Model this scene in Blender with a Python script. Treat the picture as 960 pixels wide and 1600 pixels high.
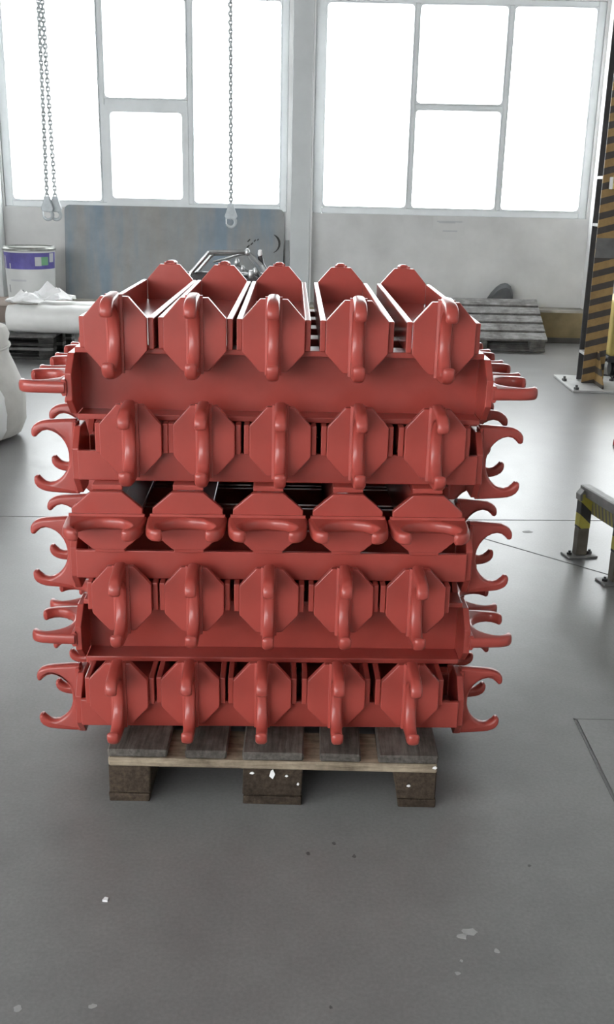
import bpy, bmesh, math, random
from mathutils import Vector, Matrix

# ------------------------------------------------------------------ clean
for o in list(bpy.data.objects):
    bpy.data.objects.remove(o, do_unlink=True)
scene = bpy.context.scene
COL = scene.collection
R = math.radians
rnd = random.Random(7)

# ------------------------------------------------------------------ camera
cam_d = bpy.data.cameras.new('camera')
cam = bpy.data.objects.new('camera', cam_d)
COL.objects.link(cam)
cam_d.sensor_fit = 'VERTICAL'
cam_d.sensor_height = 36.0
cam_d.lens = 36.0 * 1574.4 / 1600.0
cam_d.clip_start = 0.05
_p, _r = R(17.951), R(1.2766)
_fw = Vector((0, math.cos(_p), -math.sin(_p)))
_up = Vector((0, math.sin(_p), math.cos(_p)))
_rt = Vector((1, 0, 0))
_r2 = _rt * math.cos(_r) + _up * math.sin(_r)
_u2 = -_rt * math.sin(_r) + _up * math.cos(_r)
M = Matrix((( _r2.x, _u2.x, -_fw.x, 0.0754),
            ( _r2.y, _u2.y, -_fw.y, -2.2547),
            ( _r2.z, _u2.z, -_fw.z, 1.4485), (0, 0, 0, 1)))
cam.matrix_world = M
scene.camera = cam

# ------------------------------------------------------------------ sky, exposure
world = bpy.data.worlds.new('overcast_sky')
scene.world = world
world.use_nodes = True
_bg = world.node_tree.nodes['Background']
_bg.inputs[0].default_value = (0.97, 0.99, 1.0, 1)
_bg.inputs[1].default_value = 12.0
vs = scene.view_settings
vs.view_transform = 'Standard'
vs.look = 'None'
vs.exposure = 0.0
vs.gamma = 1.0
vs.use_curve_mapping = False
scene.cycles.use_denoising = True
scene.cycles.max_bounces = 10
scene.cycles.diffuse_bounces = 6
scene.cycles.transparent_max_bounces = 16

# ------------------------------------------------------------------ materials
def mat(name):
    m = bpy.data.materials.new(name); m.use_nodes = True
    nt = m.node_tree
    b = nt.nodes['Principled BSDF']
    return m, nt, b

def noise(nt, scale, detail=4.0, rough=0.55, coord='Object', stretch=None):
    tc = nt.nodes.new('ShaderNodeTexCoord')
    n = nt.nodes.new('ShaderNodeTexNoise')
    n.inputs['Scale'].default_value = scale
    n.inputs['Detail'].default_value = detail
    n.inputs['Roughness'].default_value = rough
    if stretch:
        mp = nt.nodes.new('ShaderNodeMapping')
        mp.inputs['Scale'].default_value = stretch
        nt.links.new(tc.outputs[coord], mp.inputs[0]); nt.links.new(mp.outputs[0], n.inputs['Vector'])
    else:
        nt.links.new(tc.outputs[coord], n.inputs['Vector'])
    return n.outputs[0]

def ramp(nt, src, stops):
    r = nt.nodes.new('ShaderNodeValToRGB')
    e = r.color_ramp.elements
    while len(e) < len(stops): e.new(0.5)
    for i, (p, c) in enumerate(stops):
        e[i].position = p; e[i].color = (c[0], c[1], c[2], 1)
    nt.links.new(src, r.inputs[0])
    return r.outputs[0]

def bump(nt, b, src, strength, dist=0.01):
    n = nt.nodes.new('ShaderNodeBump')
    n.inputs['Strength'].default_value = strength
    n.inputs['Distance'].default_value = dist
    nt.links.new(src, n.inputs['Height']); nt.links.new(n.outputs[0], b.inputs['Normal'])

def mix(nt, fac, a, b_, mode='MIX'):
    m = nt.nodes.new('ShaderNodeMix'); m.data_type = 'RGBA'; m.blend_type = mode
    if isinstance(fac, float): m.inputs[0].default_value = fac
    else: nt.links.new(fac, m.inputs[0])
    for i, v in ((6, a), (7, b_)):
        if isinstance(v, tuple): m.inputs[i].default_value = (v[0], v[1], v[2], 1)
        else: nt.links.new(v, m.inputs[i])
    return m.outputs[2]

def simple(name, c, rough=0.6, metal=0.0, var=0.12, scale=9.0, bmp=0.0, spec=0.5, stretch=None):
    m, nt, b = mat(name)
    n = noise(nt, scale, stretch=stretch)
    lo = tuple(v * (1 - var) for v in c); hi = tuple(min(1, v * (1 + var)) for v in c)
    nt.links.new(ramp(nt, n, [(0.3, lo), (0.7, hi)]), b.inputs['Base Color'])
    b.inputs['Roughness'].default_value = rough
    b.inputs['Metallic'].default_value = metal
    b.inputs['Specular IOR Level'].default_value = spec
    if bmp: bump(nt, b, n, bmp)
    return m

def wood(name, dark, light, rough=0.8, axis=0, scale=14):
    m, nt, b = mat(name)
    st = [6.0, 6.0, 6.0]; st[axis] = 0.6
    n1 = noise(nt, scale, 6, 0.65, stretch=tuple(st))
    n2 = noise(nt, 7, 5, 0.7)
    c1 = ramp(nt, n1, [(0.3, dark), (0.72, light)])
    c2 = ramp(nt, n2, [(0.35, (0.35, 0.33, 0.31)), (0.6, (1, 1, 1))])
    nt.links.new(mix(nt, 0.8, c1, c2, 'MULTIPLY'), b.inputs['Base Color'])
    b.inputs['Roughness'].default_value = rough
    b.inputs['Specular IOR Level'].default_value = 0.25
    bump(nt, b, n1, 0.5, 0.004)
    return m

def red_paint():
    m, nt, b = mat('red_primer_paint')
    n = noise(nt, 14, 5, 0.6)
    f = noise(nt, 260, 2, 0.5)
    c = ramp(nt, n, [(0.25, (0.325, 0.053, 0.041)), (0.75, (0.385, 0.065, 0.050))])
    nt.links.new(c, b.inputs['Base Color'])
    b.inputs['Roughness'].default_value = 0.285
    b.inputs['Specular IOR Level'].default_value = 0.5
    bump(nt, b, f, 0.05, 0.002)
    return m

def floor_mat():
    m, nt, b = mat('polished_concrete')
    n1 = noise(nt, 0.9, 8, 0.65)
    n2 = noise(nt, 5, 6, 0.6)
    n3 = noise(nt, 120, 3, 0.6)
    c = ramp(nt, n1, [(0.3, (0.165, 0.164, 0.160)), (0.7, (0.208, 0.207, 0.204))])
    c2 = ramp(nt, n2, [(0.2, (0.84, 0.84, 0.84)), (0.8, (1.12, 1.12, 1.12))])
    c = mix(nt, 1.0, c, c2, 'MULTIPLY')
    c3 = ramp(nt, n3, [(0.3, (0.9, 0.9, 0.9)), (0.7, (1.08, 1.08, 1.08))])
    c = mix(nt, 1.0, c, c3, 'MULTIPLY')
    nt.links.new(c, b.inputs['Base Color'])
    rr = nt.nodes.new('ShaderNodeMapRange')
    rr.inputs[1].default_value = 0.1; rr.inputs[2].default_value = 0.9
    rr.inputs[3].default_value = 0.285; rr.inputs[4].default_value = 0.37
    nt.links.new(n2, rr.inputs[0]); nt.links.new(rr.outputs[0], b.inputs['Roughness'])
    b.inputs['Specular IOR Level'].default_value = 0.40
    return m

def stripes(name, ca, cb, period, angle_k, duty=0.45, axis_u='X', wear=0.35, off=0.0):
    """diagonal warning stripes: bands along z + k*u, print on the metal"""
    m, nt, b = mat(name)
    tc = nt.nodes.new('ShaderNodeTexCoord'); sp = nt.nodes.new('ShaderNodeSeparateXYZ')
    nt.links.new(tc.outputs['Object'], sp.inputs[0])
    mu = nt.nodes.new('ShaderNodeMath'); mu.operation = 'MULTIPLY_ADD'
    nt.links.new(sp.outputs[axis_u], mu.inputs[0]); mu.inputs[1].default_value = -angle_k
    nt.links.new(sp.outputs['Z'], mu.inputs[2])
    d = nt.nodes.new('ShaderNodeMath'); d.operation = 'DIVIDE'
    nt.links.new(mu.outputs[0], d.inputs[0]); d.inputs[1].default_value = period
    ad = nt.nodes.new('ShaderNodeMath'); ad.operation = 'ADD'; ad.inputs[1].default_value = off + 100
    nt.links.new(d.outputs[0], ad.inputs[0])
    fr = nt.nodes.new('ShaderNodeMath'); fr.operation = 'FRACT'
    nt.links.new(ad.outputs[0], fr.inputs[0])
    lt = nt.nodes.new('ShaderNodeMath'); lt.operation = 'LESS_THAN'; lt.inputs[1].default_value = duty
    nt.links.new(fr.outputs[0], lt.inputs[0])
    c = mix(nt, lt.outputs[0], ca, cb)
    n = noise(nt, 12, 6, 0.7)
    w = ramp(nt, n, [(0.3, (0.55, 0.5, 0.5)), (0.62, (1, 1, 1))])
    nt.links.new(mix(nt, wear, c, w, 'MULTIPLY'), b.inputs['Base Color'])
    b.inputs['Roughness'].default_value = 0.55
    return m

MT = {}
MT['red'] = red_paint()
MT['floor'] = floor_mat()
MT['wall'] = simple('grey_wall_render', (0.66, 0.66, 0.655), 0.85, var=0.12, scale=2.2, bmp=0.1, spec=0.2)
MT['pil'] = simple('grey_concrete_pilaster', (0.62, 0.64, 0.645), 0.8, var=0.06, scale=3, spec=0.2)
MT['lit_edge'] = simple('lit_edge_white', (0.78, 0.78, 0.78), 0.6, var=0.04, scale=3)  # brightness of light-catching edges put into the colour
MT['ceil'] = simple('ceiling_panel', (0.36, 0.36, 0.36), 0.9, var=0.04, scale=1)
MT['plinth'] = simple('worn_ochre_plinth', (0.27, 0.215, 0.125), 0.8, var=0.35, scale=2.5, spec=0.2)
MT['plinth_top'] = simple('plinth_top', (0.36, 0.34, 0.30), 0.8, var=0.25, scale=4, spec=0.2)
MT['skirt'] = simple('dark_skirting', (0.07, 0.068, 0.065), 0.6, var=0.2)
MT['wframe'] = simple('pale_window_frame_paint', (0.78, 0.81, 0.82), 0.5, var=0.05, scale=5)
MT['steelplate'] = None
MT['pwood_dark'] = wood('weathered_dark_wood', (0.060, 0.053, 0.047), (0.175, 0.158, 0.140), axis=1)
MT['pwood_block'] = wood('brown_block_wood', (0.024, 0.017, 0.012), (0.095, 0.068, 0.047), axis=1)
MT['pwood_strip'] = wood('pale_stringer_wood', (0.19, 0.15, 0.105), (0.46, 0.38, 0.28), axis=0)
MT['pwood_grey'] = wood('grey_pallet_wood', (0.12, 0.115, 0.11), (0.34, 0.335, 0.33), axis=0)
MT['pwood_black'] = wood('dark_stained_pallet_wood', (0.025, 0.025, 0.025), (0.085, 0.083, 0.08), axis=0)
MT['pwood_mid'] = wood('worn_grey_pallet_wood', (0.10, 0.10, 0.10), (0.24, 0.235, 0.23), axis=0)
MT['zinc'] = simple('zinc_plated_chain', (0.52, 0.55, 0.56), 0.45, metal=0.3, var=0.1, scale=40)
MT['hook'] = simple('grey_forged_hook', (0.46, 0.50, 0.52), 0.55, metal=0.0, var=0.15, scale=20)
MT['galv'] = simple('bright_galvanised_steel', (0.45, 0.46, 0.46), 0.28, metal=0.85, var=0.2, scale=25)
MT['darksteel'] = simple('dark_machine_steel', (0.045, 0.045, 0.048), 0.4, metal=0.3, var=0.3, scale=15)
MT['drum'] = simple('white_plastic_drum', (0.60, 0.61, 0.60), 0.45, var=0.05, scale=5)
MT['drumrim'] = simple('grey_drum_rim', (0.28, 0.29, 0.27), 0.35, metal=0.4, var=0.2, scale=20)
MT['purple'] = simple('violet_label_print', (0.105, 0.09, 0.32), 0.5, var=0.35, scale=6)
MT['green'] = simple('green_label_print', (0.16, 0.36, 0.20), 0.5, var=0.1)
MT['print_grey'] = simple('grey_label_print', (0.27, 0.28, 0.29), 0.6, var=0.1)
MT['print_pale'] = simple('pale_label_print', (0.50, 0.51, 0.53), 0.6, var=0.05)
MT['foil'] = simple('white_foam_film', (0.82, 0.82, 0.80), 0.5, var=0.05, scale=6)
MT['paper'] = simple('white_paper', (0.86, 0.86, 0.86), 0.75, var=0.03, scale=6)
MT['card'] = simple('brown_cardboard', (0.26, 0.21, 0.18), 0.85, var=0.1, scale=5)
MT['sack'] = simple('off_white_woven_fabric', (0.60, 0.585, 0.55), 0.75, var=0.08, scale=9, bmp=0.15)
MT['sack2'] = simple('white_inner_fabric', (0.80, 0.80, 0.79), 0.6, var=0.03, scale=9, bmp=0.1)
MT['sackseam'] = simple('grey_seam_cord', (0.33, 0.33, 0.32), 0.8)
MT['tarp'] = simple('dark_grey_tarpaulin', (0.10, 0.105, 0.11), 0.6, var=0.2, scale=10, bmp=0.2)
MT['stripe_col'] = stripes('ochre_black_warning_stripes', (0.30, 0.190, 0.068), (0.052, 0.043, 0.037), 0.106, 0.27, 0.46, 'X', 0.7)
MT['stripe_post'] = stripes('yellow_black_barrier_stripes', (0.42, 0.38, 0.07), (0.035, 0.035, 0.035), 0.105, -0.9, 0.5, 'X', 0.4, 0.42)
MT['stripe_rail'] = stripes('faded_barrier_stripes', (0.40, 0.38, 0.13), (0.17, 0.17, 0.17), 0.085, 3.0, 0.45, 'Y', 0.5)
MT['railgrey'] = simple('worn_grey_steel', (0.19, 0.19, 0.185), 0.5, metal=0.2, var=0.25, scale=14)
MT['postlow'] = simple('rubbed_post_steel', (0.11, 0.098, 0.075), 0.55, var=0.35, scale=14)
MT['colside'] = simple('shaded_column_steel', (0.045, 0.045, 0.047), 0.6, var=0.3, scale=6)  # shade of the column's recessed side put into the dark colour
MT['colgrey'] = simple('bare_grey_column_paint', (0.12, 0.118, 0.115), 0.6, var=0.3, scale=6)
MT['baseplate'] = simple('light_grey_base_plate', (0.42, 0.42, 0.41), 0.5, var=0.15, scale=8)
MT['bolt'] = simple('dark_bolt_steel', (0.09, 0.09, 0.088), 0.45, metal=0.5, var=0.2)
MT['yellow'] = simple('yellow_machine_paint', (0.55, 0.42, 0.13), 0.5, var=0.1)
MT['whitebox'] = simple('white_plastic_switch', (0.7, 0.7, 0.7), 0.5, var=0.03)
MT['rubber'] = simple('black_rubber', (0.015, 0.015, 0.016), 0.6, var=0.3)
MT['sign'] = simple('faded_paper_notice', (0.64, 0.64, 0.635), 0.8, var=0.04)
MT['redplastic'] = simple('bright_red_plastic', (0.30, 0.02, 0.025), 0.4, var=0.1)
MT['patch'] = simple('pale_paint_spill', (0.34, 0.34, 0.335), 0.6, var=0.1, scale=30)
MT['scuff'] = simple('dark_scuff', (0.085, 0.084, 0.082), 0.5, var=0.2, scale=60)
MT['crack'] = simple('dark_joint_filler', (0.045, 0.044, 0.042), 0.8, var=0.3)

def plate_mat():
    m, nt, b = mat('blue_grey_steel_sheet')
    n1 = noise(nt, 2.2, 5, 0.6, stretch=(1.6, 1.0, 0.22))
    n2 = noise(nt, 5, 6, 0.65)
    a = ramp(nt, n1, [(0.36, (0.285, 0.275, 0.262)), (0.5, (0.27, 0.28, 0.285)), (0.64, (0.20, 0.255, 0.31))])
    g = ramp(nt, n2, [(0.3, (0.75, 0.75, 0.75)), (0.65, (1, 1, 1))])
    nt.links.new(mix(nt, 0.8, a, g, 'MULTIPLY'), b.inputs['Base Color'])
    b.inputs['Roughness'].default_value = 0.5
    b.inputs['Metallic'].default_value = 0.1
    return m
MT['steelplate'] = plate_mat()

def glass_mat():
    m = bpy.data.materials.new('window_glass'); m.use_nodes = True
    nt = m.node_tree
    for n in list(nt.nodes): nt.nodes.remove(n)
    out = nt.nodes.new('ShaderNodeOutputMaterial')
    tr = nt.nodes.new('ShaderNodeBsdfTransparent'); tr.inputs[0].default_value = (0.96, 0.97, 0.97, 1)
    gl = nt.nodes.new('ShaderNodeBsdfGlossy'); gl.inputs['Roughness'].default_value = 0.05
    mx = nt.nodes.new('ShaderNodeMixShader'); mx.inputs[0].default_value = 0.06
    nt.links.new(tr.outputs[0], mx.inputs[1]); nt.links.new(gl.outputs[0], mx.inputs[2])
    nt.links.new(mx.outputs[0], out.inputs[0])
    return m
MT['glass'] = glass_mat()

# ------------------------------------------------------------------ mesh helpers
def add_box(bm, x0, x1, y0, y1, z0, z1, mtx=None):
    v = [bm.verts.new((x, y, z)) for x in (x0, x1) for y in (y0, y1) for z in (z0, z1)]
    for f in ((0, 1, 3, 2), (4, 6, 7, 5), (0, 4, 5, 1), (2, 3, 7, 6), (0, 2, 6, 4), (1, 5, 7, 3)):
        bm.faces.new([v[i] for i in f])
    if mtx is not None:
        for q in v: q.co = mtx @ q.co
    return v

def add_prism(bm, pts, a0, a1, axis='Y'):
    """pts 2D polygon; extruded along axis"""
    def P(u, w, a):
        return {'Y': (u, a, w), 'X': (a, u, w), 'Z': (u, w, a)}[axis]
    A = [bm.verts.new(P(u, w, a0)) for u, w in pts]
    B = [bm.verts.new(P(u, w, a1)) for u, w in pts]
    n = len(pts)
    bm.faces.new(A); bm.faces.new(B[::-1])
    for i in range(n):
        bm.faces.new((A[i], B[i], B[(i + 1) % n], A[(i + 1) % n]))
    return A + B

def add_tube(bm, path, rad, seg=8, closed=False, caps=True):
    path = [Vector(p) for p in path]
    n = len(path); rings = []
    ref = Vector((0, 0, 1))
    prev = None
    for i, p in enumerate(path):
        if closed: t = path[(i + 1) % n] - path[i - 1]
        else: t = path[min(i + 1, n - 1)] - path[max(i - 1, 0)]
        t.normalize()
        if prev is None:
            a = t.cross(ref)
            if a.length < 1e-3: a = t.cross(Vector((1, 0, 0)))
        else:
            a = prev - t * prev.dot(t)
        a.normalize(); prev = a
        b = t.cross(a)
        r = rad[i] if isinstance(rad, (list, tuple)) else rad
        rings.append([bm.verts.new(p + (a * math.cos(2 * math.pi * k / seg) + b * math.sin(2 * math.pi * k / seg)) * r) for k in range(seg)])
    for i in range(n if closed else n - 1):
        A, B = rings[i], rings[(i + 1) % n]
        for k in range(seg):
            bm.faces.new((A[k], A[(k + 1) % seg], B[(k + 1) % seg], B[k]))
    if caps and not closed:
        bm.faces.new(rings[0][::-1]); bm.faces.new(rings[-1])

def add_lathe(bm, prof, seg=32):
    rings = []
    for r, z in prof:
        rings.append([bm.verts.new((r * math.cos(2 * math.pi * k / seg), r * math.sin(2 * math.pi * k / seg), z)) for k in range(seg)])
    for A, B in zip(rings, rings[1:]):
        for k in range(seg):
            bm.faces.new((A[k], A[(k + 1) % seg], B[(k + 1) % seg], B[k]))
    bm.faces.new(rings[0][::-1]); bm.faces.new(rings[-1])

def mesh_of(name, bm, material, bevel=0.0, seg=1, smooth=False, angle=35):
    bmesh.ops.recalc_face_normals(bm, faces=bm.faces[:])
    if bevel:
        es = [e for e in bm.edges if e.is_manifold and e.calc_face_angle(0) > R(angle)]
        bmesh.ops.bevel(bm, geom=es, offset=bevel, segments=seg, profile=0.5, affect='EDGES', clamp_overlap=True)
    me = bpy.data.meshes.new(name)
    bm.to_mesh(me); bm.free()
    if isinstance(material, (list, tuple)):
        for q in material: me.materials.append(q)
    else:
        me.materials.append(material)
    if smooth:
        for p in me.polygons: p.use_smooth = True
        me.set_sharp_from_angle(angle=R(40))
    return me

def link(name, me, parent=None, loc=(0, 0, 0), rot=(0, 0, 0)):
    o = bpy.data.objects.new(name, me); COL.objects.link(o)
    o.location = loc; o.rotation_euler = rot
    if parent is not None: o.parent = parent
    return o

def obj(name, bm, material, parent=None, bevel=0.0, seg=1, smooth=False, loc=(0, 0, 0), rot=(0, 0, 0)):
    return link(name, mesh_of(name, bm, material, bevel, seg, smooth), parent, loc, rot)

def box(name, x0, x1, y0, y1, z0, z1, material, parent=None, bevel=0.0, seg=1):
    """object whose origin sits at the box's own base centre"""
    bm = bmesh.new()
    cx, cy = (x0 + x1) / 2, (y0 + y1) / 2
    add_box(bm, x0 - cx, x1 - cx, y0 - cy, y1 - cy, 0, z1 - z0)
    return obj(name, bm, material, parent, bevel, seg, loc=(cx, cy, z0))

def thing(name, label, cat, loc=(0, 0, 0), rot=(0, 0, 0), group=None):
    o = link(name, None, None, loc, rot)
    o.empty_display_size = 0.1
    tag(o, label, cat, group)
    return o

def tag(o, label, cat, group=None):
    o['label'] = label; o['category'] = cat
    if group: o['group'] = group
    return o

def struct(o, label=None):
    o['kind'] = 'structure'
    if label: o['label'] = label
    return o

# ================================================================== THE HALL
XL, XR, YF, YB = -7.0, 6.2, -8.0, 8.13      # inner faces of the hall
HC = 5.4                                    # ceiling height
YP = 7.88                                   # front of the plinth under the windows

# floor: slabs with real joints; the main joint runs across behind the stack
fl = struct(link('floor', None), 'grey polished concrete floor with slab joints')
def slab(corners):
    bm = bmesh.new()
    add_prism(bm, corners, -0.12, 0.0, 'Z')
    return obj('slab', bm, MT['floor'], fl)
J = 0.005
def yj(x): return 2.115 + 0.048 * x
xs = [XL - 0.3, 6.5]
slab([(xs[0], YF - .3), (xs[1], YF - .3), (xs[1], yj(xs[1]) - J), (xs[0], yj(xs[0]) - J)])
slab([(xs[0], yj(xs[0]) + J), (xs[1], yj(xs[1]) + J), (xs[1], YB + .3), (xs[0], YB + .3)])
bm = bmesh.new(); add_box(bm, xs[0], xs[1], YF - .3, YB + .3, -0.2, -0.02)
obj('joint_bed', bm, MT['crack'], fl)
# saw cut running off towards the barrier, and the edge of a floor cover on the right
def strip(name, a, b, w, material, z=0.0012):
    a = Vector(a); b = Vector(b); d = (b - a).normalized(); n = Vector((-d.y, d.x)) * w / 2
    bm = bmesh.new()
    add_prism(bm, [tuple(a + n), tuple(a - n), tuple(b - n), tuple(b + n)], 0.0002, z, 'Z')
    return obj(name, bm, material, fl)
strip('saw_cut', (0.60, 2.13), (1.26, 1.515), 0.006, MT['scuff'])
strip('saw_cut', (1.26, 1.515), (2.3, 0.55), 0.006, MT['scuff'])
cover = box('floor_cover', 0.867, 1.55, -0.28, 0.325, 0.0, 0.004, MT['floor'], None)
tag(cover, 'flat concrete-grey floor cover plate flush on floor at the right edge', 'cover')
strip('cover_gap', (0.862, 0.335), (0.862, -0.29), 0.007, MT['scuff'])
strip('cover_gap', (0.858, 0.331), (1.56, 0.331), 0.008, MT['scuff'])
# old paint spills on the concrete
def spill(x, y, r, sx=1.0, name='paint_spill'):
    bm = bmesh.new()
    k = 11
    pts = []
    for i in range(k):
        a = 2 * math.pi * i / k; q = r * (0.6 + 0.5 * rnd.random())
        pts.append((x + sx * q * math.cos(a), y + q * math.sin(a)))
    add_prism(bm, pts, 0.0, 0.0009, 'Z')
    return obj(name, bm, MT['patch'], fl)
for x, y, r, sx in ((0.428, -0.553, .013, 1.7), (0.412, -0.565, .009, 1.4), (0.388, -0.668, .006, 1), (0.475, -0.605, .007, 1),
                    (0.40, -0.635, .004, 1), (-0.435, -0.78, .009, 1), (-0.30, -0.77, .006, 1.4)):
    spill(x, y, r, sx)
bm = bmesh.new(); add_prism(bm, [(-.006, -.004), (.005, -.005), (.006, .003), (-.002, .006)], 0, .005, 'Z')
tag(obj('paint_chip', bm, MT['paper'], None, loc=(-0.333, -0.482, 0.0)), 'tiny white paint chip lying on the floor in front of the pallet', 'chip')

# dark scuffs
for x, y, r, sx in ((0.20, -.315, .008, .6), (0.095, -.31, .006, .8), (0.155, -.27, .007, .8), (0.595, -.335, .004, 1), (1.06, 2.0, .02, 1.6), (0.14, -.76, .004, 1)):
    o = spill(x, y, r, sx, 'scuff'); o.data.materials.clear(); o.data.materials.append(MT['scuff'])

# ceiling and walls
def wall_open(name, plane, u0, u1, t0, t1, z0, z1, opens, material, zo0, zo1):
    """wall along X (plane 'Y') or Y (plane 'X') with openings sharing one height band, one mesh"""
    bm = bmesh.new()
    def seg(a, b, za, zb):
        if plane == 'Y': add_box(bm, a, b, t0, t1, za, zb)
        else: add_box(bm, t0, t1, a, b, za, zb)
    seg(u0, u1, z0, zo0); seg(u0, u1, zo1, z1)
    c = u0
    for a, b in opens:
        seg(c, a, zo0, zo1); c = b
    seg(c, u1, zo0, zo1)
    return struct(obj(name, bm, material))

ZW0, ZW1 = 1.19, 3.14                     # sill and head of the windows
bays = [(-6.05, -3.20), (-2.985, -0.190), (0.060, 2.775), (2.99, 5.75)]
wall_open('wall_back', 'Y', XL - .3, XR + .3, YB, YB + 0.30, 0.0, HC, bays, MT['wall'], ZW0, ZW1)
left_open = [(-7.2, -5.0), (-4.2, -2.0)]
wall_open('wall_left', 'X', YF - .3, YB, XL - .3, XL, 0.0, HC, left_open, MT['wall'], 1.0, 4.6)
front_open = [(-6.6, -4.2), (-3.6, -1.9)]  # unseen openings, placed and sized to light the front of the stack
wall_open('wall_front', 'Y', XL, XR + .3, YF - .3, YF, 0.0, HC, front_open, MT['wall'], 1.2, 4.4)
right_open = [(-5.8, -5.2)]
wall_open('wall_right', 'X', YF, YB, XR, XR + .3, 0.0, HC, right_open, MT['wall'], 1.0, 4.6)
bm = bmesh.new(); add_box(bm, XL - .3, XR + .3, YF - .3, YB + .3, HC, HC + .25)
struct(obj('ceiling', bm, MT['ceil']))

# plinth along the window wall with paler top, dark skirting at its foot
pl = struct(box('trim_1', XL, XR, YP, YB, 0.055, 0.300, MT['plinth']), 'worn ochre plinth under the windows')
bm = bmesh.new(); add_box(bm, -(XR - XL) / 2, (XR - XL) / 2, -.13, .125, 0.245, 0.268)
obj('plinth_cap', bm, MT['plinth_top'], pl)
struct(box('baseboard_back', XL, XR, YP - 0.012, YB, 0.0, 0.055, MT['skirt']))

# concrete pilasters between the bays
def pilaster(n, x0, x1, material, edge=None):
    o = struct(box('trim_%d' % n, x0, x1, YB - 0.17, YB, 0.323, HC, material, None, 0.004))
    return o
pilaster(2, -0.150, 0.040, MT['pil'])
pilaster(3, -3.175, -3.00, MT['pil'])
pilaster(4, 2.80, 2.90, MT['lit_edge'])  # lit wall edge beside the right window, put in as a white strip
# bright right edge of the middle pilaster, its light put in as a white strip
struct(box('trim_5', 0.043, 0.060, YB - 0.15, YB, 0.323, HC, MT['lit_edge']))

# ------------------------------------------------------------------ windows
def rounded_ring(bm, x0, x1, z0, z1, fw, y0, y1, r=0.03):
    """frame bar ring with rounded inner corners"""
    outer = [(x0 - fw, z0 - fw), (x1 + fw, z0 - fw), (x1 + fw, z1 + fw), (x0 - fw, z1 + fw)]
    inner = []
    for cx, cz, a0 in ((x0 + r, z0 + r, 180), (x1 - r, z0 + r, 270), (x1 - r, z1 - r, 0), (x0 + r, z1 - r, 90)):
        inner.append([(cx + r * math.cos(R(a0 + t)), cz + r * math.sin(R(a0 + t))) for t in (0, 30, 60, 90)])
    rings = []
    for y in (y0, y1):
        rings.append(([bm.verts.new((x, y, z)) for x, z in outer], [[bm.verts.new((x, y, z)) for x, z in c] for c in inner]))
    (oa, ia), (ob, ib) = rings
    for (o_, i_) in rings:
        for k in range(4):
            nk = (k + 1) % 4
            for j in range(3):
                bm.faces.new((o_[k], i_[k][j], i_[k][j + 1]))
            bm.faces.new((o_[k], i_[k][3], i_[nk][0], o_[nk]))
    for k in range(4):
        nk = (k + 1) % 4
        bm.faces.new((oa[k], oa[nk], ob[nk], ob[k]))
        for j in range(3):
            bm.faces.new((ia[k][j], ia[k][j + 1], ib[k][j + 1], ib[k][j]))
        bm.faces.new((ia[k][3], ia[nk][0], ib[nk][0], ib[k][3]))

def window(n, x0, x1, xa, xb, zt, panes, label):
    """frame fills the opening x0..x1; panes: list of clear rectangles (x0,x1,z0,z1)"""
    w = struct(link('window_%d' % n, None, None, ((x0 + x1) / 2, YB + 0.02, ZW0)), label)
    ox, oz = (x0 + x1) / 2, ZW0
    yb0, yb1 = 0.02, 0.10
    # outer frame bars
    def bar(name, a, b, c, d, y0=yb0, y1=yb1, bev=0.006):
        bm = bmesh.new(); add_box(bm, a - ox, b - ox, y0, y1, c - oz, d - oz)
        return obj(name, bm, MT['wframe'], w, bev)
    pl_ = min(p[0] for p in panes); pr_ = max(p[1] for p in panes)
    pb_ = min(p[2] for p in panes); pt_ = max(p[3] for p in panes)
    bar('frame_stile', x0, pl_ - .012, ZW0, ZW1); bar('frame_stile', pr_ + .012, x1, ZW0, ZW1)
    bar('frame_rail', pl_ - .012, pr_ + .012, ZW0, pb_ - .012); bar('frame_rail', pl_ - .012, pr_ + .012, pt_ + .012, ZW1)
    for a, b in (xa, xb):
        bar('mullion', a + .012, b - .012, pb_ - .012, pt_ + .012, yb0 + .004, yb1)
    mids = [p for p in panes if p[0] > xa[0] and p[1] < xb[1]]
    zt0 = min(p[3] for p in mids); zt1 = max(p[2] for p in mids)
    bar('transom', xa[1] - .012, xb[0] + .012, zt0 + .012, zt1 - .012, yb0 + .006, yb1)
    for (a, b, c, d) in panes:
        bm = bmesh.new()
        rounded_ring(bm, a - ox, b - ox, c - oz, d - oz, 0.062 if c == zb + .03 else 0.012, yb0 - .006, yb1 - .004, 0.035)
        obj('glazing_bead', bm, MT['wframe'], w)
        bm = bmesh.new(); add_box(bm, a - ox - .01, b - ox + .01, 0.055, 0.061, c - oz - .01, d - oz + .01)
        obj('pane', bm, MT['glass'], w)
    return w

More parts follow.
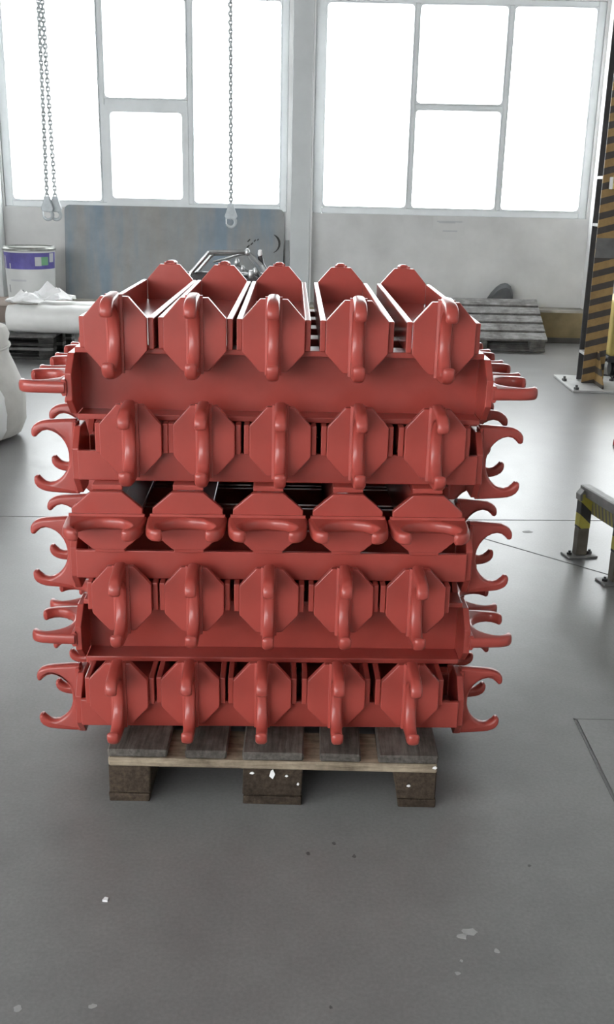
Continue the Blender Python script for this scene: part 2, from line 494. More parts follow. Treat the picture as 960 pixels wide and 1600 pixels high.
S = lambda x: 0.0754 + (x - 0.0754) * 1.0247
Z = lambda z: 1.4485 + (z - 1.4485) * 1.0247
zb, zt = 1.262, 3.08
window(1, *bays[1], (S(-1.975), S(-1.905)), (S(-1.145), S(-1.075)), None,
       [(S(-2.825), S(-1.975), zb, zt), (S(-1.905), S(-1.145), 2.215, zt), (S(-1.865), S(-1.190), zb + .03, 2.085), (S(-1.075), S(-0.262), zb, zt)],
       'window with bluish grey frame left of the pilaster, four panes')
window(2, *bays[2], (S(0.958), S(1.018)), (S(1.815), S(1.880)), None,
       [(S(0.165), S(0.958), zb, zt), (S(1.018), S(1.815), 2.225, zt), (S(1.018), S(1.815), zb, 2.160), (S(1.880), S(2.625), zb, zt)],
       'window with pale grey frame right of the pilaster, four panes')
def mirror_window(n, x0, x1, label):
    w3 = (x1 - x0)
    a, b = x0 + w3 * .345, x0 + w3 * .655
    window(n, x0, x1, (a - .03, a + .03), (b - .03, b + .03), None,
           [(x0 + .1, a - .03, zb, zt), (a + .03, b - .03, 2.225, zt), (a + .03, b - .03, zb, 2.16), (b + .03, x1 - .1, zb, zt)], label)
mirror_window(3, *bays[0], 'window bay beyond the left edge of the picture')
mirror_window(4, *bays[3], 'window bay beyond the right edge of the picture')

# ================================================================== EURO PALLET
PX, PY = 0.006, -0.126
pal = thing('wooden_pallet', 'weathered brown wooden pallet carrying the red steel stack', 'pallet', (PX, PY, 0))
def pbox(name, x0, x1, y0, y1, z0, z1, m, bev=0.004):
    bm = bmesh.new(); add_box(bm, x0, x1, y0, y1, z0, z1)
    for v in bm.verts:
        v.co += Vector((rnd.uniform(-.002, .002), rnd.uniform(-.002, .002), 0))
    return obj(name, bm, m, pal, bev)
for x0, x1 in ((-.40, -.255), (-.2125, -.1125), (-.0725, .0725), (.1125, .2125), (.255, .40)):
    pbox('deck_board', x0, x1, rnd.uniform(.001, .006), 1.2, .122, .144, MT['pwood_dark'])
for y0 in (0.0, .5275, 1.055):
    pbox('stringer_board', -.40, .40, y0, y0 + .145, .100, .122, MT['pwood_strip'])
for x0, x1 in ((-.40, -.30), (-.0725, .0725), (.29, .40)):
    for y0 in (0.006, .5275, 1.055):
        o = pbox('block', x0, x1, y0, y0 + .14, .022, .100, MT['pwood_block'], 0.003)
        if x0 > .2 and y0 < .1:                       # front right block is split off at its lower left
            for v in o.data.vertices:
                if v.co.x < .30 and v.co.z < .05: v.co.x += .018
    pbox('bottom_board', x0 + (.018 if x0 > .2 else 0), x1, 0.004, 1.2, 0, .022, MT['pwood_block'], .002)
# white paint specks on the front blocks
for x, z_, a, b in ((-.001, .086, .007, .013), (.034, .082, .004, .003), (.062, .060, .003, .004), (-.050, .088, .006, .003), (.332, .062, .005, .003), (.392, .118, .006, .004)):
    bm = bmesh.new()
    add_prism(bm, [(-a, -b * .4), (a * .2, -b), (a, 0), (a * .3, b), (-a * .5, b * .7)], -.0015, .001, 'Y')
    obj('paint_speck', bm, MT['paper'], pal, loc=(x, .004 if z_ < .1 else -.003, z_))

# ================================================================== RED STEEL TROUGHS
# one unit: U channel (two side plates, base plate), octagonal end plates, C-shaped claws
UL, UW, UH = 0.949, 0.170, 0.0718
WT = 0.0135                                 # channel wall
EP = 0.016                                 # end plate thickness
OH, OWd = 0.0830, 0.0715                    # octagon half height / half width
def unit_meshes():
    d = {}
    hl = UL / 2
    bm = bmesh.new(); add_box(bm, -WT / 2, WT / 2, -hl, hl, -UH / 2, UH / 2)
    d['side_plate'] = mesh_of('side_plate', bm, MT['red'], 0.0025, 2)
    bm = bmesh.new(); add_box(bm, -UW / 2 + WT, UW / 2 - WT, -hl, hl, -UH / 2, -UH / 2 + 0.010)
    d['base_plate'] = mesh_of('base_plate', bm, MT['red'])
    oc = [(-.031, OH), (-OWd, .037), (-OWd, -.037), (-.031, -OH), (.031, -OH), (OWd, -.037), (OWd, .037), (.031, OH)]
    bm = bmesh.new(); add_prism(bm, oc, -EP, 0.0, 'Y')
    d['end_plate'] = mesh_of('end_plate', bm, MT['red'], 0.002, 2)
    # claw profile: u outward from the plate face, v vertical; round-edged bar of constant thickness
    out_ = [(0.0, .0946), (.020, .0942), (.045, .0925), (.066, .0910), (.081, .0890), (.0925, .0850), (.1020, .0780), (.1080, .0690), (.1095, .0600), (.1085, .0525), (.1040, .0485), (.0980, .0490)]
    inn = [(.0915, .0560), (.0825, .0630)]
    for a in (95, 108, 121, 134, 147, 160, 172):
        inn.append((.075 + .054 * math.cos(R(a)), 0.0660 * math.sin(R(a))))
    top = out_ + inn
    prof = top + [(u, -v) for u, v in top[::-1]]
    n = len(prof)
    nor = []
    for i in range(n):
        a = Vector(prof[i]) - Vector(prof[i - 1]); b2 = Vector(prof[(i + 1) % n]) - Vector(prof[i])
        na = Vector((a.y, -a.x)).normalized(); nb = Vector((b2.y, -b2.x)).normalized()
        q = (na + nb).normalized()
        nor.append(q / max(0.6, q.dot(na)))
    bm = bmesh.new()
    layers = [(-.0138, .0080), (-.0128, .0048), (-.0105, .0022), (-.0065, .0005), (0, 0), (.0065, .0005), (.0105, .0022), (.0128, .0048), (.0138, .0080)]
    rings = []
    for x, ins in layers:
        rg = []
        for (u, v), q in zip(prof, nor):
            k_ = .72 if u > .095 else 1.0
            uu, vv = u + q.x * ins * k_, v + q.y * ins * k_
            if u == 0.0: uu = 0.0
            rg.append(bm.verts.new((x, -uu, vv)))
        rings.append(rg)
    for A, B in zip(rings, rings[1:]):
        for i in range(n):
            bm.faces.new((A[i], A[(i + 1) % n], B[(i + 1) % n], B[i]))
    from mathutils.geometry import tessellate_polygon
    for tri in tessellate_polygon([[Vector((u, v, 0)) for u, v in prof]]):
        for rg in (rings[0], rings[-1]):
            try: bm.faces.new([rg[i] for i in tri])
            except ValueError: pass
    d['claw'] = mesh_of('claw', bm, MT['red'], smooth=True)
    # fillet weld bead around the claw root
    bm = bmesh.new()
    add_tube(bm, [(-.0140, -.002, -.088), (.0140, -.002, -.088), (.0140, -.002, .088), (-.0140, -.002, .088)], .0062, 6, True)
    d['weld_bead'] = mesh_of('weld_bead', bm, MT['red'], smooth=True)
    # fillet weld along the foot of each side plate, seen on the end plates' flanks
    return d
UM = unit_meshes()
YAW = R(1.6971)
LEAN = 0.0864
def to_world(x, y, z):
    return (x * math.cos(YAW) - y * math.sin(YAW), x * math.sin(YAW) + y * math.cos(YAW), z)

def unit(x, y, z, rz, roll, label, group):
    """centre of the channel at stack coordinates; rz about Z, roll about the unit's own long axis"""
    t = link('forked_trough', None)
    t.empty_display_size = 0.1
    tag(t, label, 'steel trough', group)
    t.matrix_world = Matrix.Translation(to_world(x, y, z)) @ Matrix.Rotation(YAW + rz, 4, 'Z') @ Matrix.Rotation(roll, 4, 'Y')
    for s in (-1, 1):
        link('side_plate', UM['side_plate'], t, (s * (UW - WT) / 2, 0, 0))
    link('base_plate', UM['base_plate'], t)
    for s in (1, -1):
        e = link('end_plate', UM['end_plate'], t, (0, -s * UL / 2, 0), (0, 0, 0 if s > 0 else math.pi))
        c = link('claw', UM['claw'], e, (0, -EP, 0))
        link('weld_bead', UM['weld_bead'], e, (0, -EP, 0))
    return t

tiers = {}
z = 0.144
for n, side in ((10, 0), (9, 0), (8, 1), (7, 0), (6, 0), (5, 1), (4, 0), (3, 0), (2, 1), (1, 0)):
    hgt = UW if side else UH
    tiers[n] = (z, z + hgt); z += hgt
ORD = {1: 'top', 2: 'second', 3: 'third', 4: 'fourth', 5: 'fifth', 6: 'sixth', 7: 'seventh', 8: 'eighth', 9: 'ninth', 10: 'bottom'}
WHICH = ['leftmost', 'second from left', 'middle', 'second from right', 'rightmost']
BACK = ['nearest', 'second from the front', 'middle', 'fourth from the front', 'rearmost']
# tiers pointing at the viewer: x of each unit, opening direction
deep = {1: ([-.366, -.187, -.008, .183, .382], 0.0), 3: ([-.337, -.167, .010, .191, .373], 0.0),
        5: ([-.395, -.206, -.0165, .1725, .362], math.pi / 2), 7: ([-.366, -.192, -.012, .169, .344], 0.0),
        9: ([-.378, -.203, -.026, .157, .340], 0.0)}
twist = {1: [-1.3, -.8, -.5, -.8, -.9]}
for n, (xs_, roll) in deep.items():
    z0, z1 = tiers[n]; zc = (z0 + z1) / 2
    yo = LEAN * (zc - .144)
    for i, x in enumerate(xs_):
        tw = R(twist[n][i]) if n in twist else R(rnd.uniform(-.25, .25))
        yc = yo - .022 + UL / 2
        # keep the front end where it is while the unit is yawed a little
        xx = x - math.sin(tw) * UL / 2
        lab = 'red forked trough pointing at the viewer, %s in the %s tier' % (WHICH[i], ORD[n])
        unit(xx, yc + rnd.uniform(-.003, .003), zc, tw, roll, lab, 'troughs pointing at the viewer')
cross = {2: (.010, 0.0, 1), 4: (.009, 0.0, 0), 6: (-.004, 0.0, 0), 8: (.002, .055, 1), 10: (-.005, 0.0, 0)}
for n, (xo, yoff, side) in cross.items():
    z0, z1 = tiers[n]; zc = (z0 + z1) / 2
    yo = LEAN * (zc - .144) + yoff
    for k in range(5):
        if side: yc = yo + UH / 2 + k * .1905
        else: yc = yo + UW / 2 + k * .1885
        lab = 'red forked trough lying crosswise, %s in the %s tier' % (BACK[k], ORD[n])
        # long axis along X; turned on its side the open channel faces the viewer
        roll = -math.pi / 2 if side else 0.0
        unit(xo + rnd.uniform(-.002, .002), yc, zc, math.pi / 2, roll, lab, 'troughs lying crosswise')


# stitch welds along the front lip of the eighth tier's nearest trough
front8 = [o for o in COL.objects if o.name.startswith('forked_trough') and o['label'].endswith('nearest in the eighth tier')][0]
for k in range(5):
    bm = bmesh.new()
    yk = -0.36 + k * 0.18
    add_tube(bm, [(UW / 2 - .001, yk - .048, UH / 2 - .004), (UW / 2 + .001, yk, UH / 2 - .003), (UW / 2 - .001, yk + .048, UH / 2 - .004)], .0038, 6)
    obj('stitch_weld', bm, MT['red'], front8, smooth=True)

# ================================================================== HANGING CHAINS
def stadium(w, l, k=4):
    pts = []
    for i in range(k + 1):
        a = math.pi * i / k; pts.append((w * math.cos(a), 0, l + w * math.sin(a)))
    for i in range(k + 1):
        a = math.pi + math.pi * i / k; pts.append((w * math.cos(a), 0, -l + w * math.sin(a)))
    return pts
PITCH = 0.0245
bm = bmesh.new(); add_tube(bm, stadium(.0098, .0078), .0055, 6, True)
LINK = mesh_of('chain_link', bm, MT['zinc'], smooth=True)
def hook_parts(t):
    bm = bmesh.new()                                   # tapered clevis body
    add_prism(bm, [(-.015, .004), (.015, .004), (.024, -.030), (.040, -.075), (.030, -.092), (-.030, -.092), (-.040, -.075), (-.024, -.030)], -.018, .018, 'Y')
    obj('clevis', bm, MT['hook'], t, 0.003)
    bm = bmesh.new()
    path = []
    for a in range(110, -160, -22):
        path.append((.030 * math.cos(R(a)), 0, -.112 + .030 * math.sin(R(a))))
    add_tube(bm, path, [.013 - .005 * i / len(path) for i in range(len(path))], 8)
    obj('hook', bm, MT['hook'], t, smooth=True)
    bm = bmesh.new(); add_box(bm, -.034, -.027, -.008, .008, -.125, -.088)
    obj('latch', bm, MT['zinc'], t)
def chain(x, y, z, lean, label, rot0, group):
    t = thing('hoist_chain', label, 'chain', (x, y, z), (0, 0, 0), group)
    hook_parts(t)
    k = 0; zz = .004
    while z + zz < 2.86:
        link('chain_link', LINK, t, (lean * zz, 0, zz), (0, 0, rot0 + (math.pi / 2 if k % 2 else 0)))
        zz += PITCH; k += 1
    bm = bmesh.new()
    while z + zz < HC:
        a = rot0 + (math.pi / 2 if k % 2 else 0)
        n0 = len(bm.verts)
        add_tube(bm, stadium(.0098, .0078, 3), .0055, 4, True)
        bm.verts.ensure_lookup_table()
        mt = Matrix.Translation((lean * zz, 0, zz)) @ Matrix.Rotation(a, 4, 'Z')
        for v in bm.verts[n0:]: v.co = mt @ v.co
        zz += PITCH; k += 1
    o = obj('upper_chain_links', bm, MT['zinc'], t); o['kind'] = 'stuff'
chain(-1.637, 4.50, 1.345, 0.012, 'left strand of the paired hoist chains hanging before the left window', R(35), 'hanging hoist chains')
chain(-1.592, 4.53, 1.345, -0.014, 'right strand of the paired hoist chains hanging before the left window', R(20), 'hanging hoist chains')
chain(-0.457, 4.50, 1.325, 0.0, 'single thin hoist chain with hook hanging left of the pilaster', R(75), 'hanging hoist chains')

# ================================================================== LEFT BACK: sheet, drum, rolls
# big blue-grey sheet leaning on the wall, standing on the plinth
tilt = math.atan2(0.13, 0.90)
sh = thing('steel_sheet', 'large blue-grey steel sheet leaning on the wall under the left window', 'sheet', (S(-1.268), 7.985, 0.323), (-tilt, 0, 0))
bm = bmesh.new()
hw, hh, rc = 1.085, 0.905, 0.05
pts = [(-hw, 0), (hw, 0)] + [(hw - rc + rc * math.cos(R(a)), hh - rc + rc * math.sin(R(a))) for a in (0, 30, 60, 90)] + [(-hw + rc + rc * math.cos(R(a)), hh - rc + rc * math.sin(R(a))) for a in (90, 120, 150, 180)]
add_prism(bm, pts, 0.0, 0.012, 'Y'); obj('sheet_panel', bm, MT['steelplate'], sh)
bm = bmesh.new()
add_tube(bm, [(0.93 + .115 * math.cos(R(a)), -.002, .575 + .10 * math.sin(R(a))) for a in range(60, -75, -15)], [.002, .008, .012, .013, .012, .010, .007, .005, .002], 6)
obj('scrawled_mark', bm, MT['crack'], sh)
bm = bmesh.new()
for x, z_, r in ((.74, .60, .012), (.77, .57, .010), (.735, .545, .012), (.80, .60, .009), (.83, .61, .007)):
    add_tube(bm, [(x - r, -.001, z_ - r), (x + r, -.001, z_ + r)], .006, 5)
obj('scrawled_mark', bm, MT['crack'], sh)
nar = box('steel_strip', -0.195, -0.158, 8.02, 8.035, 0.323, 0.93, MT['steelplate'])
tag(nar, 'narrow dark steel strip standing between the big sheet and the pilaster', 'strip')

# brown crate with a white drum on it
cr = thing('cardboard_crate', 'brown crate under the white drum behind the wrapped rolls', 'crate', (-2.66, 7.44, 0))
bm = bmesh.new(); add_box(bm, -.42, .36, -.36, .36, 0, .335); obj('crate_body', bm, MT['card'], cr, .006)
bm = bmesh.new(); add_box(bm, -.425, .365, -.365, .365, .335, .345); obj('crate_lid', bm, MT['card'], cr, .003)
DX, DY, DZ = -2.575, 7.44, 0.345
dr = thing('paint_drum', 'white paint drum with violet label band and grey rim by the wall', 'drum', (DX, DY, DZ))
dr.scale = (.89, .89, 1.0)
bm = bmesh.new(); add_lathe(bm, [(.232, 0), (.240, .006), (.252, .25), (.262, .475)], 48); obj('drum_body', bm, MT['drum'], dr, smooth=True)
bm = bmesh.new(); add_lathe(bm, [(.262, .475), (.272, .478), (.272, .495), (.266, .500), (.262, .512), (.246, .513), (.246, .500)], 48); obj('drum_rim', bm, MT['drumrim'], dr, smooth=True)
def wrap(name, a0, a1, z0, z1, material, d=.0012):
    """print wrapped round the drum between two angles (deg, -90 faces the viewer)"""
    bm = bmesh.new(); rows = []
    n = max(2, int((a1 - a0) / 6))
    for z_ in (z0, z1):
        r = .240 + (.262 - .240) * (z_ / .475) + d
        rows.append([bm.verts.new((r * math.cos(R(a0 + (a1 - a0) * i / n)), r * math.sin(R(a0 + (a1 - a0) * i / n)), z_)) for i in range(n + 1)])
    for i in range(n): bm.faces.new((rows[0][i], rows[0][i + 1], rows[1][i + 1], rows[1][i]))
    return obj(name, bm, material, dr, smooth=True)
wrap('label_band', -182, 2, .315, .462, MT['purple'], .0012)
wrap('label_patch', -64, -49, .345, .425, MT['print_pale'], .0024)
wrap('label_patch', -49, -30, .35, .425, MT['green'], .0024)
wrap('label_patch', -26, -10, .375, .455, MT['print_pale'], .0024)
for a in (-160, -148):
    wrap('label_stroke', a, a + 5, .318, .43, MT['print_pale'], .0024)
wrap('label_stroke', -128, -124, .318, .365, MT['print_pale'], .0024)
wrap('label_stroke', -128, -86, .205, .222, MT['print_pale'], .0014)
wrap('label_stroke', -138, -133, .10, .17, MT['print_grey'], .0014)
wrap('label_stroke', -98, -93, .09, .13, MT['print_grey'], .0014)

# dark pallet with wrapped white rolls
PRX, PRY = -2.62, 6.22
pr = thing('dark_pallet', 'dark stained pallet under the white wrapped rolls at left', 'pallet', (PRX, PRY, 0))
def ppart(name, x0, x1, y0, y1, z0, z1, m, par, bev=.004):
    bm = bmesh.new(); add_box(bm, x0, x1, y0, y1, z0, z1); return obj(name, bm, m, par, bev)
for z0, z1, m in ((0.0, .022, 'pwood_black'), (.075, .098, 'pwood_mid'), (.112, .135, 'pwood_black')):
    for y0 in (0, .32, .66):
        ppart('runner_board', -.60, .53, y0 + .01, y0 + .13, z0, z1, MT[m], pr)
for x0 in (-.60, -.10, .40):
    for y0 in (0.02, .34, .68):
        ppart('block', x0, x0 + .13, y0, y0 + .10, .022, .075, MT['pwood_black'], pr)
        ppart('block', x0, x0 + .13, y0, y0 + .10, .098, .112, MT['pwood_black'], pr)
        ppart('block', x0, x0 + .13, y0, y0 + .10, .135, .180, MT['pwood_black'], pr)
for k in range(5):
    ppart('deck_board', -.60, .53, .0 + k * .165, .13 + k * .165, .180, .202, MT['pwood_mid'], pr)
def roll(x0, x1, y, z_, r, label, m=MT['foil'], tw=0):
    t = thing('wrapped_roll', label, 'roll', ((x0 + x1) / 2, y, z_ - r), (0, 0, R(tw)), 'white wrapped rolls')
    L = (x1 - x0) / 2
    bm = bmesh.new()
    n, k = 14, 28
    rings = []
    for i in range(n + 1):
        u = -L + 2 * L * i / n
        rr = r * (1 + .02 * math.sin(i * 2.1))
        if i in (0, n): rr *= .93
        rings.append([bm.verts.new((u, rr * math.cos(2 * math.pi * j / k), r + rr * math.sin(2 * math.pi * j / k))) for j in range(k)])
    for A, B in zip(rings, rings[1:]):
        for j in range(k): bm.faces.new((A[j], A[(j + 1) % k], B[(j + 1) % k], B[j]))
    bm.faces.new(rings[0]); bm.faces.new(rings[-1][::-1])
    obj('film_wrap', bm, m, t, smooth=True)
    bm = bmesh.new()                                   # loose end of the film curling down the face
    rows = []
    for i in range(9):
        a = R(100 + i * 15); rr = r * 1.04 + .004
        rows.append([bm.verts.new((.26 + .03 * math.sin(i * .5) + w_, rr * math.cos(a), r + rr * math.sin(a))) for w_ in (0, .02 + .035 * math.sin(math.pi * i / 8))])
    for A, B in zip(rows, rows[1:]): bm.faces.new((A[0], A[1], B[1], B[0]))
    f = obj('loose_film_end', bm, MT['paper'], t, smooth=True)
    md = f.modifiers.new('t', 'SOLIDIFY'); md.thickness = .003
    bm = bmesh.new(); add_tube(bm, [(L - .002, 0, r), (L + .012, 0, r)], r * .35, 16); obj('core_end', bm, MT['card'], t)
    return t
roll(-2.50, -1.42, 6.40, .202 + .118, .118, 'front white film-wrapped roll on the dark pallet with a curled loose end')
roll(-2.30, -1.40, 6.655, .202 + .122, .122, 'rear white film-wrapped roll on the dark pallet behind the front roll')
def crumple(name, loc, sx, sy, amp, seed, label):
    rr = random.Random(seed)
    n = 9; bm = bmesh.new(); g = []
    for i in range(n):
        row = []
        for j in range(n):
            u, v = i / (n - 1) - .5, j / (n - 1) - .5
            h_ = amp * (.25 + max(0, 1 - 2.1 * math.hypot(u, v)) * rr.uniform(.5, 1.1))
            row.append(bm.verts.new((u * sx + rr.uniform(-.03, .03) * sx, v * sy + rr.uniform(-.05, .05) * sy, h_ + rr.uniform(0, .25) * amp)))
        g.append(row)
    for i in range(n - 1):
        for j in range(n - 1):
            bm.faces.new((g[i][j], g[i + 1][j], g[i + 1][j + 1], g[i][j + 1]))
    o = obj(name, bm, MT['paper'], None, loc=loc)
    md = o.modifiers.new('t', 'SOLIDIFY'); md.thickness = .004
    return tag(o, label, 'paper')
crumple('crumpled_paper', (-2.19, 6.55, .430), .42, .24, .15, 3, 'crumpled white paper heap on top of the wrapped rolls')
crumple('crumpled_paper', (-2.36, 6.43, .427), .30, .20, .11, 5, 'smaller torn white paper at the left end of the front roll')

# big white sack at the left edge
sk = thing('fabric_sack', 'off-white fabric sack slumped on the floor at the left edge', 'sack', (-2.01, 3.5, 0))
def sack(name, prof, material, cx, cy, seed, fold=.012):
    bm = bmesh.new(); rr = random.Random(seed); seg = 40
    ph = [rr.uniform(0, 6.28) for _ in range(4)]
    rings = []
    for r, z_ in prof:
        ring = []
        for k in range(seg):
            a = 2 * math.pi * k / seg
            q = r + fold * (math.sin(3 * a + ph[0] + z_ * 6) * .6 + math.sin(7 * a + ph[1] - z_ * 9) * .4) * min(1, r * 3)
            ring.append(bm.verts.new((cx + q * math.cos(a), cy + q * math.sin(a) * .9, z_)))
        rings.append(ring)
    for A, B in zip(rings, rings[1:]):
        for k in range(seg): bm.faces.new((A[k], A[(k + 1) % seg], B[(k + 1) % seg], B[k]))
    bm.faces.new(rings[0][::-1]); bm.faces.new(rings[-1])
    return obj(name, bm, material, sk, smooth=True)
sack('sack_body', [(.30, 0), (.38, .03), (.415, .10), (.428, .20), (.43, .26), (.415, .34), (.385, .42), (.352, .50), (.350, .56), (.360, .60), (.340, .645), (.27, .67), (.12, .68)], MT['sack'], 0, 0, 1, .014)
sack('front_pouch', [(.27, 0), (.34, .03), (.375, .09), (.385, .18), (.375, .28), (.34, .36), (.27, .42), (.15, .44)], MT['sack2'], -.005, -.17, 2, .008)
bm = bmesh.new()
_pp = [(.27, 0.006), (.34, .03), (.375, .09), (.385, .18), (.375, .28), (.34, .36), (.27, .42)]
add_tube(bm, [(-.005 + (r + .003) * math.cos(-.5), -.17 + .9 * (r + .003) * math.sin(-.5), z_) for r, z_ in _pp], .005, 6)
obj('seam_cord', bm, MT['sackseam'], sk, smooth=True)
bm = bmesh.new(); add_tube(bm, [(.354 * math.cos(a), .9 * .354 * math.sin(a), .535 + .01 * math.sin(2 * a)) for a in [i * math.pi / 16 for i in range(32)]], .008, 6, True)
obj('tie_cord', bm, MT['sack'], sk, smooth=True)

# ================================================================== galvanised frame behind the stack
fr = thing('clamp_stand', 'bright galvanised steel frame with clamps just behind the stack', 'frame', (-0.295, 2.2, 0))
hoop = [(-.205, .0), (-.205, .98), (-.150, 1.083), (-.075, 1.168), (.088, 1.172), (.150, 1.118), (.205, 1.02), (.205, 0)]
for y_, sc_ in ((0, 1.0), (.16, .985)):
    for a, b in zip(hoop, hoop[1:]):
        bm = bmesh.new(); add_tube(bm, [(a[0] * sc_, y_, a[1] * sc_), (b[0] * sc_, y_, b[1] * sc_)], .0085, 8)
        obj('frame_tube', bm, MT['galv'], fr, smooth=True)
for (x, z_) in ((-.150, 1.083), (-.075, 1.165), (.088, 1.168), (.150, 1.116), (-.205, .5), (.205, .5)):
    bm = bmesh.new(); add_tube(bm, [(x, 0, z_), (x, .16, z_ * .985)], .006, 8); obj('cross_tube', bm, MT['galv'], fr, smooth=True)
for a, b in (((-.06, 1.125), (.085, 1.165)), ((-.06, 1.09), (.05, 1.09)), ((.04, 1.12), (.13, 1.06)), ((.085, 1.16), (.16, 1.05)), ((.0, 1.06), (.10, 1.075))):
    bm = bmesh.new(); add_tube(bm, [(a[0], .02, a[1]), (b[0], .04, b[1])], .005, 6); obj('brace', bm, MT['galv'], fr, smooth=True)
bm = bmesh.new(); add_box(bm, -.19, .19, .10, .13, .72, 1.075); obj('back_panel', bm, MT['darksteel'], fr, .004)
for x, z_, s_ in ((.09, 1.168, .011), (.045, 1.125, .012), (.030, 1.075, .010), (.105, 1.075, .013), (.125, 1.09, .011), (.07, 1.10, .009)):
    bm = bmesh.new(); add_lathe(bm, [(s_ * .6, -s_), (s_, -s_ * .5), (s_, s_ * .5), (s_ * .6, s_ * 1.6)], 12)
    obj('clamp_knob', bm, MT['galv'], fr, smooth=True, loc=(x, -.012, z_))
bm = bmesh.new(); add_tube(bm, [(.205, .05, 1.02), (.150, .03, 1.12), (.142, .03, 1.155)], .011, 8); obj('lever', bm, MT['darksteel'], fr, smooth=True)
bm = bmesh.new(); add_lathe(bm, [(.008, 0), (.011, .008), (.009, .022), (.004, .026)], 12); obj('lever_knob', bm, MT['paper'], fr, smooth=True, loc=(.143, .03, 1.155))

# ================================================================== RIGHT BACK: tilted pallet, tarpaulin, notice
tp = thing('grey_pallet', 'worn grey pallet tilted up against the plinth at right', 'pallet', (1.66, 7.24, 0.0), (R(26.6), 0, 0))
for k in range(5):
    m = MT['pwood_grey']
    ppart('deck_board', -.62, .62, .0 + k * .143, .112 + k * .143, .120, .145, m, tp)
for x0 in (-.60, -.07, .47):
    ppart('stringer_board', x0, x0 + .13, 0, .69, .100, .120, MT['pwood_mid'], tp)
    for y0 in (0.005, .29, .58):
        ppart('block', x0, x0 + .14, y0, y0 + .11, .022, .100, MT['pwood_mid'], tp)
for y0 in (0.0, .57):
    ppart('bottom_board', -.62, .62, y0, y0 + .11, 0, .022, MT['pwood_mid'], tp)
tb = bmesh.new()
pr_ = [(0, .0), (.05, .06), (.10, .14), (.15, .20), (.20, .235), (.25, .245), (.29, .22), (.315, .14), (.325, .06), (.33, 0)]
rings = []
for j, (y_, s_) in enumerate(((0, .86), (.03, .97), (.09, 1.0), (.15, .95), (.18, .8))):
    rings.append([tb.verts.new(((x - .165) * s_, y_, z_ * s_ + (0 if z_ == 0 else .006 * math.sin(j * 3 + i)))) for i, (x, z_) in enumerate(pr_)])
for A, B in zip(rings, rings[1:]):
    for i in range(len(pr_) - 1): tb.faces.new((A[i], A[i + 1], B[i + 1], B[i]))
    tb.faces.new((A[-1], A[0], B[0], B[-1]))
tb.faces.new(rings[0]); tb.faces.new(rings[-1][::-1])
tag(obj('folded_tarpaulin', tb, MT['tarp'], None, smooth=True, loc=(1.93, 7.93, .323)), 'dark grey humped tarpaulin bundle on the plinth behind the tilted pallet', 'tarpaulin')

sg = thing('paper_notice', 'faded paper notice taped on the wall under the right window', 'notice', (S(1.387), YB - .004, Z(.978)))
bm = bmesh.new(); add_box(bm, -.157, .157, 0, .003, 0, .217); obj('sheet', bm, MT['sign'], sg)
for z_, a, b in ((.165, -.12, .13), (.155, -.10, .06), (.075, -.06, .085)):
    bm = bmesh.new(); add_box(bm, a, b, -.001, 0, z_, z_ + .013); obj('faded_line', bm, MT['print_pale'], sg)

# ================================================================== STRIPED COLUMN
CX, CY = 2.292, 5.60
co = thing('steel_column', 'steel column with ochre and black warning stripes at right', 'column', (CX, CY, 0))
def cpart(name, x0, x1, y0, y1, z0, z1, m, bev=.002):
    bm = bmesh.new(); add_box(bm, x0, x1, y0, y1, z0, z1); return obj(name, bm, m, co, bev)
cpart('front_flange', -.084, .084, 0, .012, .02, HC, MT['stripe_col'])
cpart('web', -.005, .005, .012, .158, .02, HC, MT['colside'])
cpart('rear_flange', -.084, .084, .158, .170, .02, HC, MT['colside'])
cpart('bare_patch', -.0845, .0845, -.0012, .0, .975, 1.12, MT['colgrey'], 0)
for z_ in (.235, 1.20, 1.54):
    cpart('stiffener', -.084, -.005, .012, .158, z_, z_ + .022, MT['baseplate'])
    cpart('stiffener', .005, .084, .012, .158, z_, z_ + .022, MT['baseplate'])
cpart('base_plate', -.222, .235, -.31, .36, 0, .018, MT['baseplate'], .003)
bm = bmesh.new(); add_prism(bm, [(0, .018), (0, .27), (-.02, .27), (-.245, .04), (-.245, .018)], -.006, .006, 'X')
gs = obj('gusset', bm, MT['stripe_col'], co, .001, loc=(.018, 0, 0))
for x, y_ in ((-.195, .10), (-.19, -.27), (.19, .13), (.19, -.27)):
    bm = bmesh.new(); add_lathe(bm, [(.020, 0), (.020, .016), (.010, .018), (.010, .034)], 6); obj('anchor_bolt', bm, MT['bolt'], co, loc=(x, y_, .018))
sw = link('switch_box', None, co, (.03, -.001, 1.47))
bm = bmesh.new(); add_box(bm, -.045, .035, -.045, 0, 0, .095); obj('switch_cover', bm, MT['yellow'], sw, .004)
bm = bmesh.new(); add_box(bm, -.066, -.046, -.04, -.005, .0, .085); obj('switch_side', bm, MT['whitebox'], sw, .003)
bm = bmesh.new(); add_tube(bm, [(-.01, -.02, 0), (-.005, -.022, -.05), (.01, -.02, -.09), (.03, -.015, -.12)], .005, 6); obj('switch_cable', bm, MT['whitebox'], sw, smooth=True)

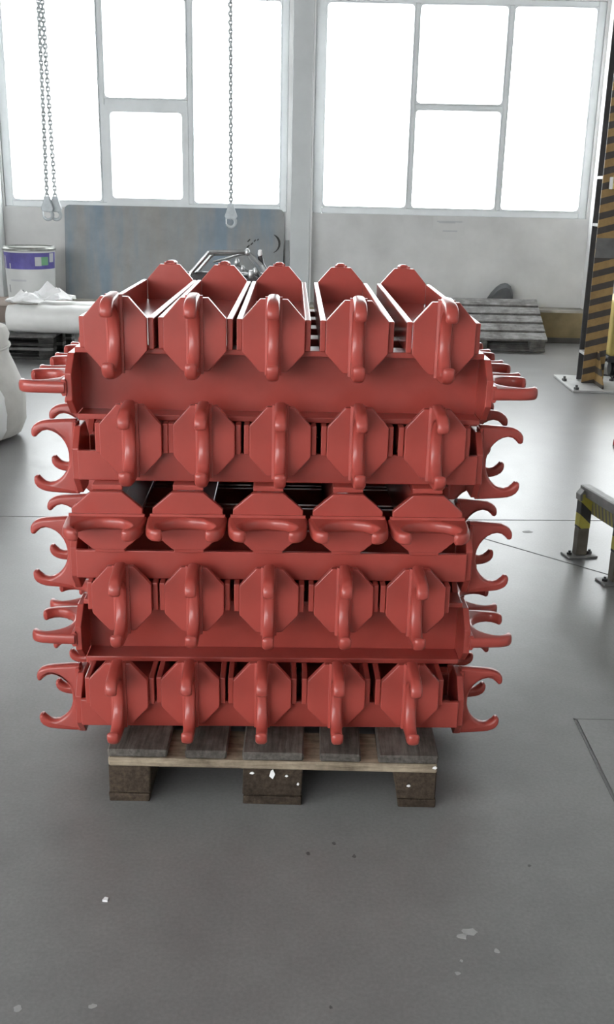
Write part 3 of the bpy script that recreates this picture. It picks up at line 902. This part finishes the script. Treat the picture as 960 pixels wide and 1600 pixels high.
# yellow machine behind the column
ym = thing('yellow_machine', 'yellow machine housing on black wheels behind the striped column', 'machine', (2.88, 6.30, 0))
bm = bmesh.new(); add_box(bm, -.36, .36, -.30, .30, .17, .62); obj('housing', bm, MT['yellow'], ym, .02, 2)
bm = bmesh.new(); add_box(bm, -.37, .37, -.31, .31, .12, .17); obj('chassis', bm, MT['darksteel'], ym, .005)
for x in (-.30, .30):
    for y_ in (-.24, .24):
        bm = bmesh.new(); add_tube(bm, [(x - .03, y_, .065), (x + .03, y_, .065)], .065, 18); obj('wheel', bm, MT['rubber'], ym, .008)
bm = bmesh.new(); add_tube(bm, [(-.36, -.28, .15), (-.40, -.30, .13), (-.44, -.31, .07), (-.43, -.33, .02), (-.30, -.36, .012), (0, -.38, .012)], .012, 7); obj('cable', bm, MT['rubber'], ym, smooth=True)

# small red cap at the right edge
bm = bmesh.new(); add_lathe(bm, [(.030, 0), (.032, .006), (.030, .03), (.022, .046), (.008, .052)], 20)
tag(obj('red_cap', bm, MT['redplastic'], None, smooth=True, loc=(1.942, 3.66, 0)), 'small red plastic cap on the floor at the right edge', 'cap')

# ================================================================== LOW BARRIER
BA = R(13.0)
br = thing('low_barrier', 'low steel barrier rail with yellow and black posts at the right edge', 'barrier', (1.218, 1.708, 0), (0, 0, BA))
def bpart(name, x0, x1, y0, y1, z0, z1, m, bev=.002):
    bm = bmesh.new(); add_box(bm, x0, x1, y0, y1, z0, z1); return obj(name, bm, m, br, bev)
for k, y_ in enumerate((0.0, -.30, -.95)):
    p = bpart('post', -.025, .025, y_ - .02, y_ + .02, .125, .275, MT['stripe_post'])
    p2 = bpart('post_foot', -.024, .024, y_ - .019, y_ + .019, .008, .125, MT['postlow'])
    bpart('foot_plate', -.065, .065, y_ - .04, y_ + .04, 0, .008, MT['railgrey'])
    for x in (-.045, .045):
        bm = bmesh.new(); add_lathe(bm, [(.012, 0), (.012, .010), (.006, .011), (.006, .018)], 6); obj('anchor_bolt', bm, MT['bolt'], br, loc=(x, y_, .008))
bpart('rail_face', .026, .032, -1.15, .03, .185, .285, MT['stripe_rail'])
bpart('rail_top', -.004, .032, -1.15, .035, .285, .300, MT['railgrey'])
bpart('rail_lip', -.010, -.004, -1.15, .035, .260, .300, MT['railgrey'])
bm = bmesh.new(); add_prism(bm, [(-.032, .245), (-.012, .245), (-.006, .27), (-.018, .292), (-.034, .272)], -.02, .02, 'Y'); obj('rail_end_cap', bm, MT['railgrey'], br, .002)
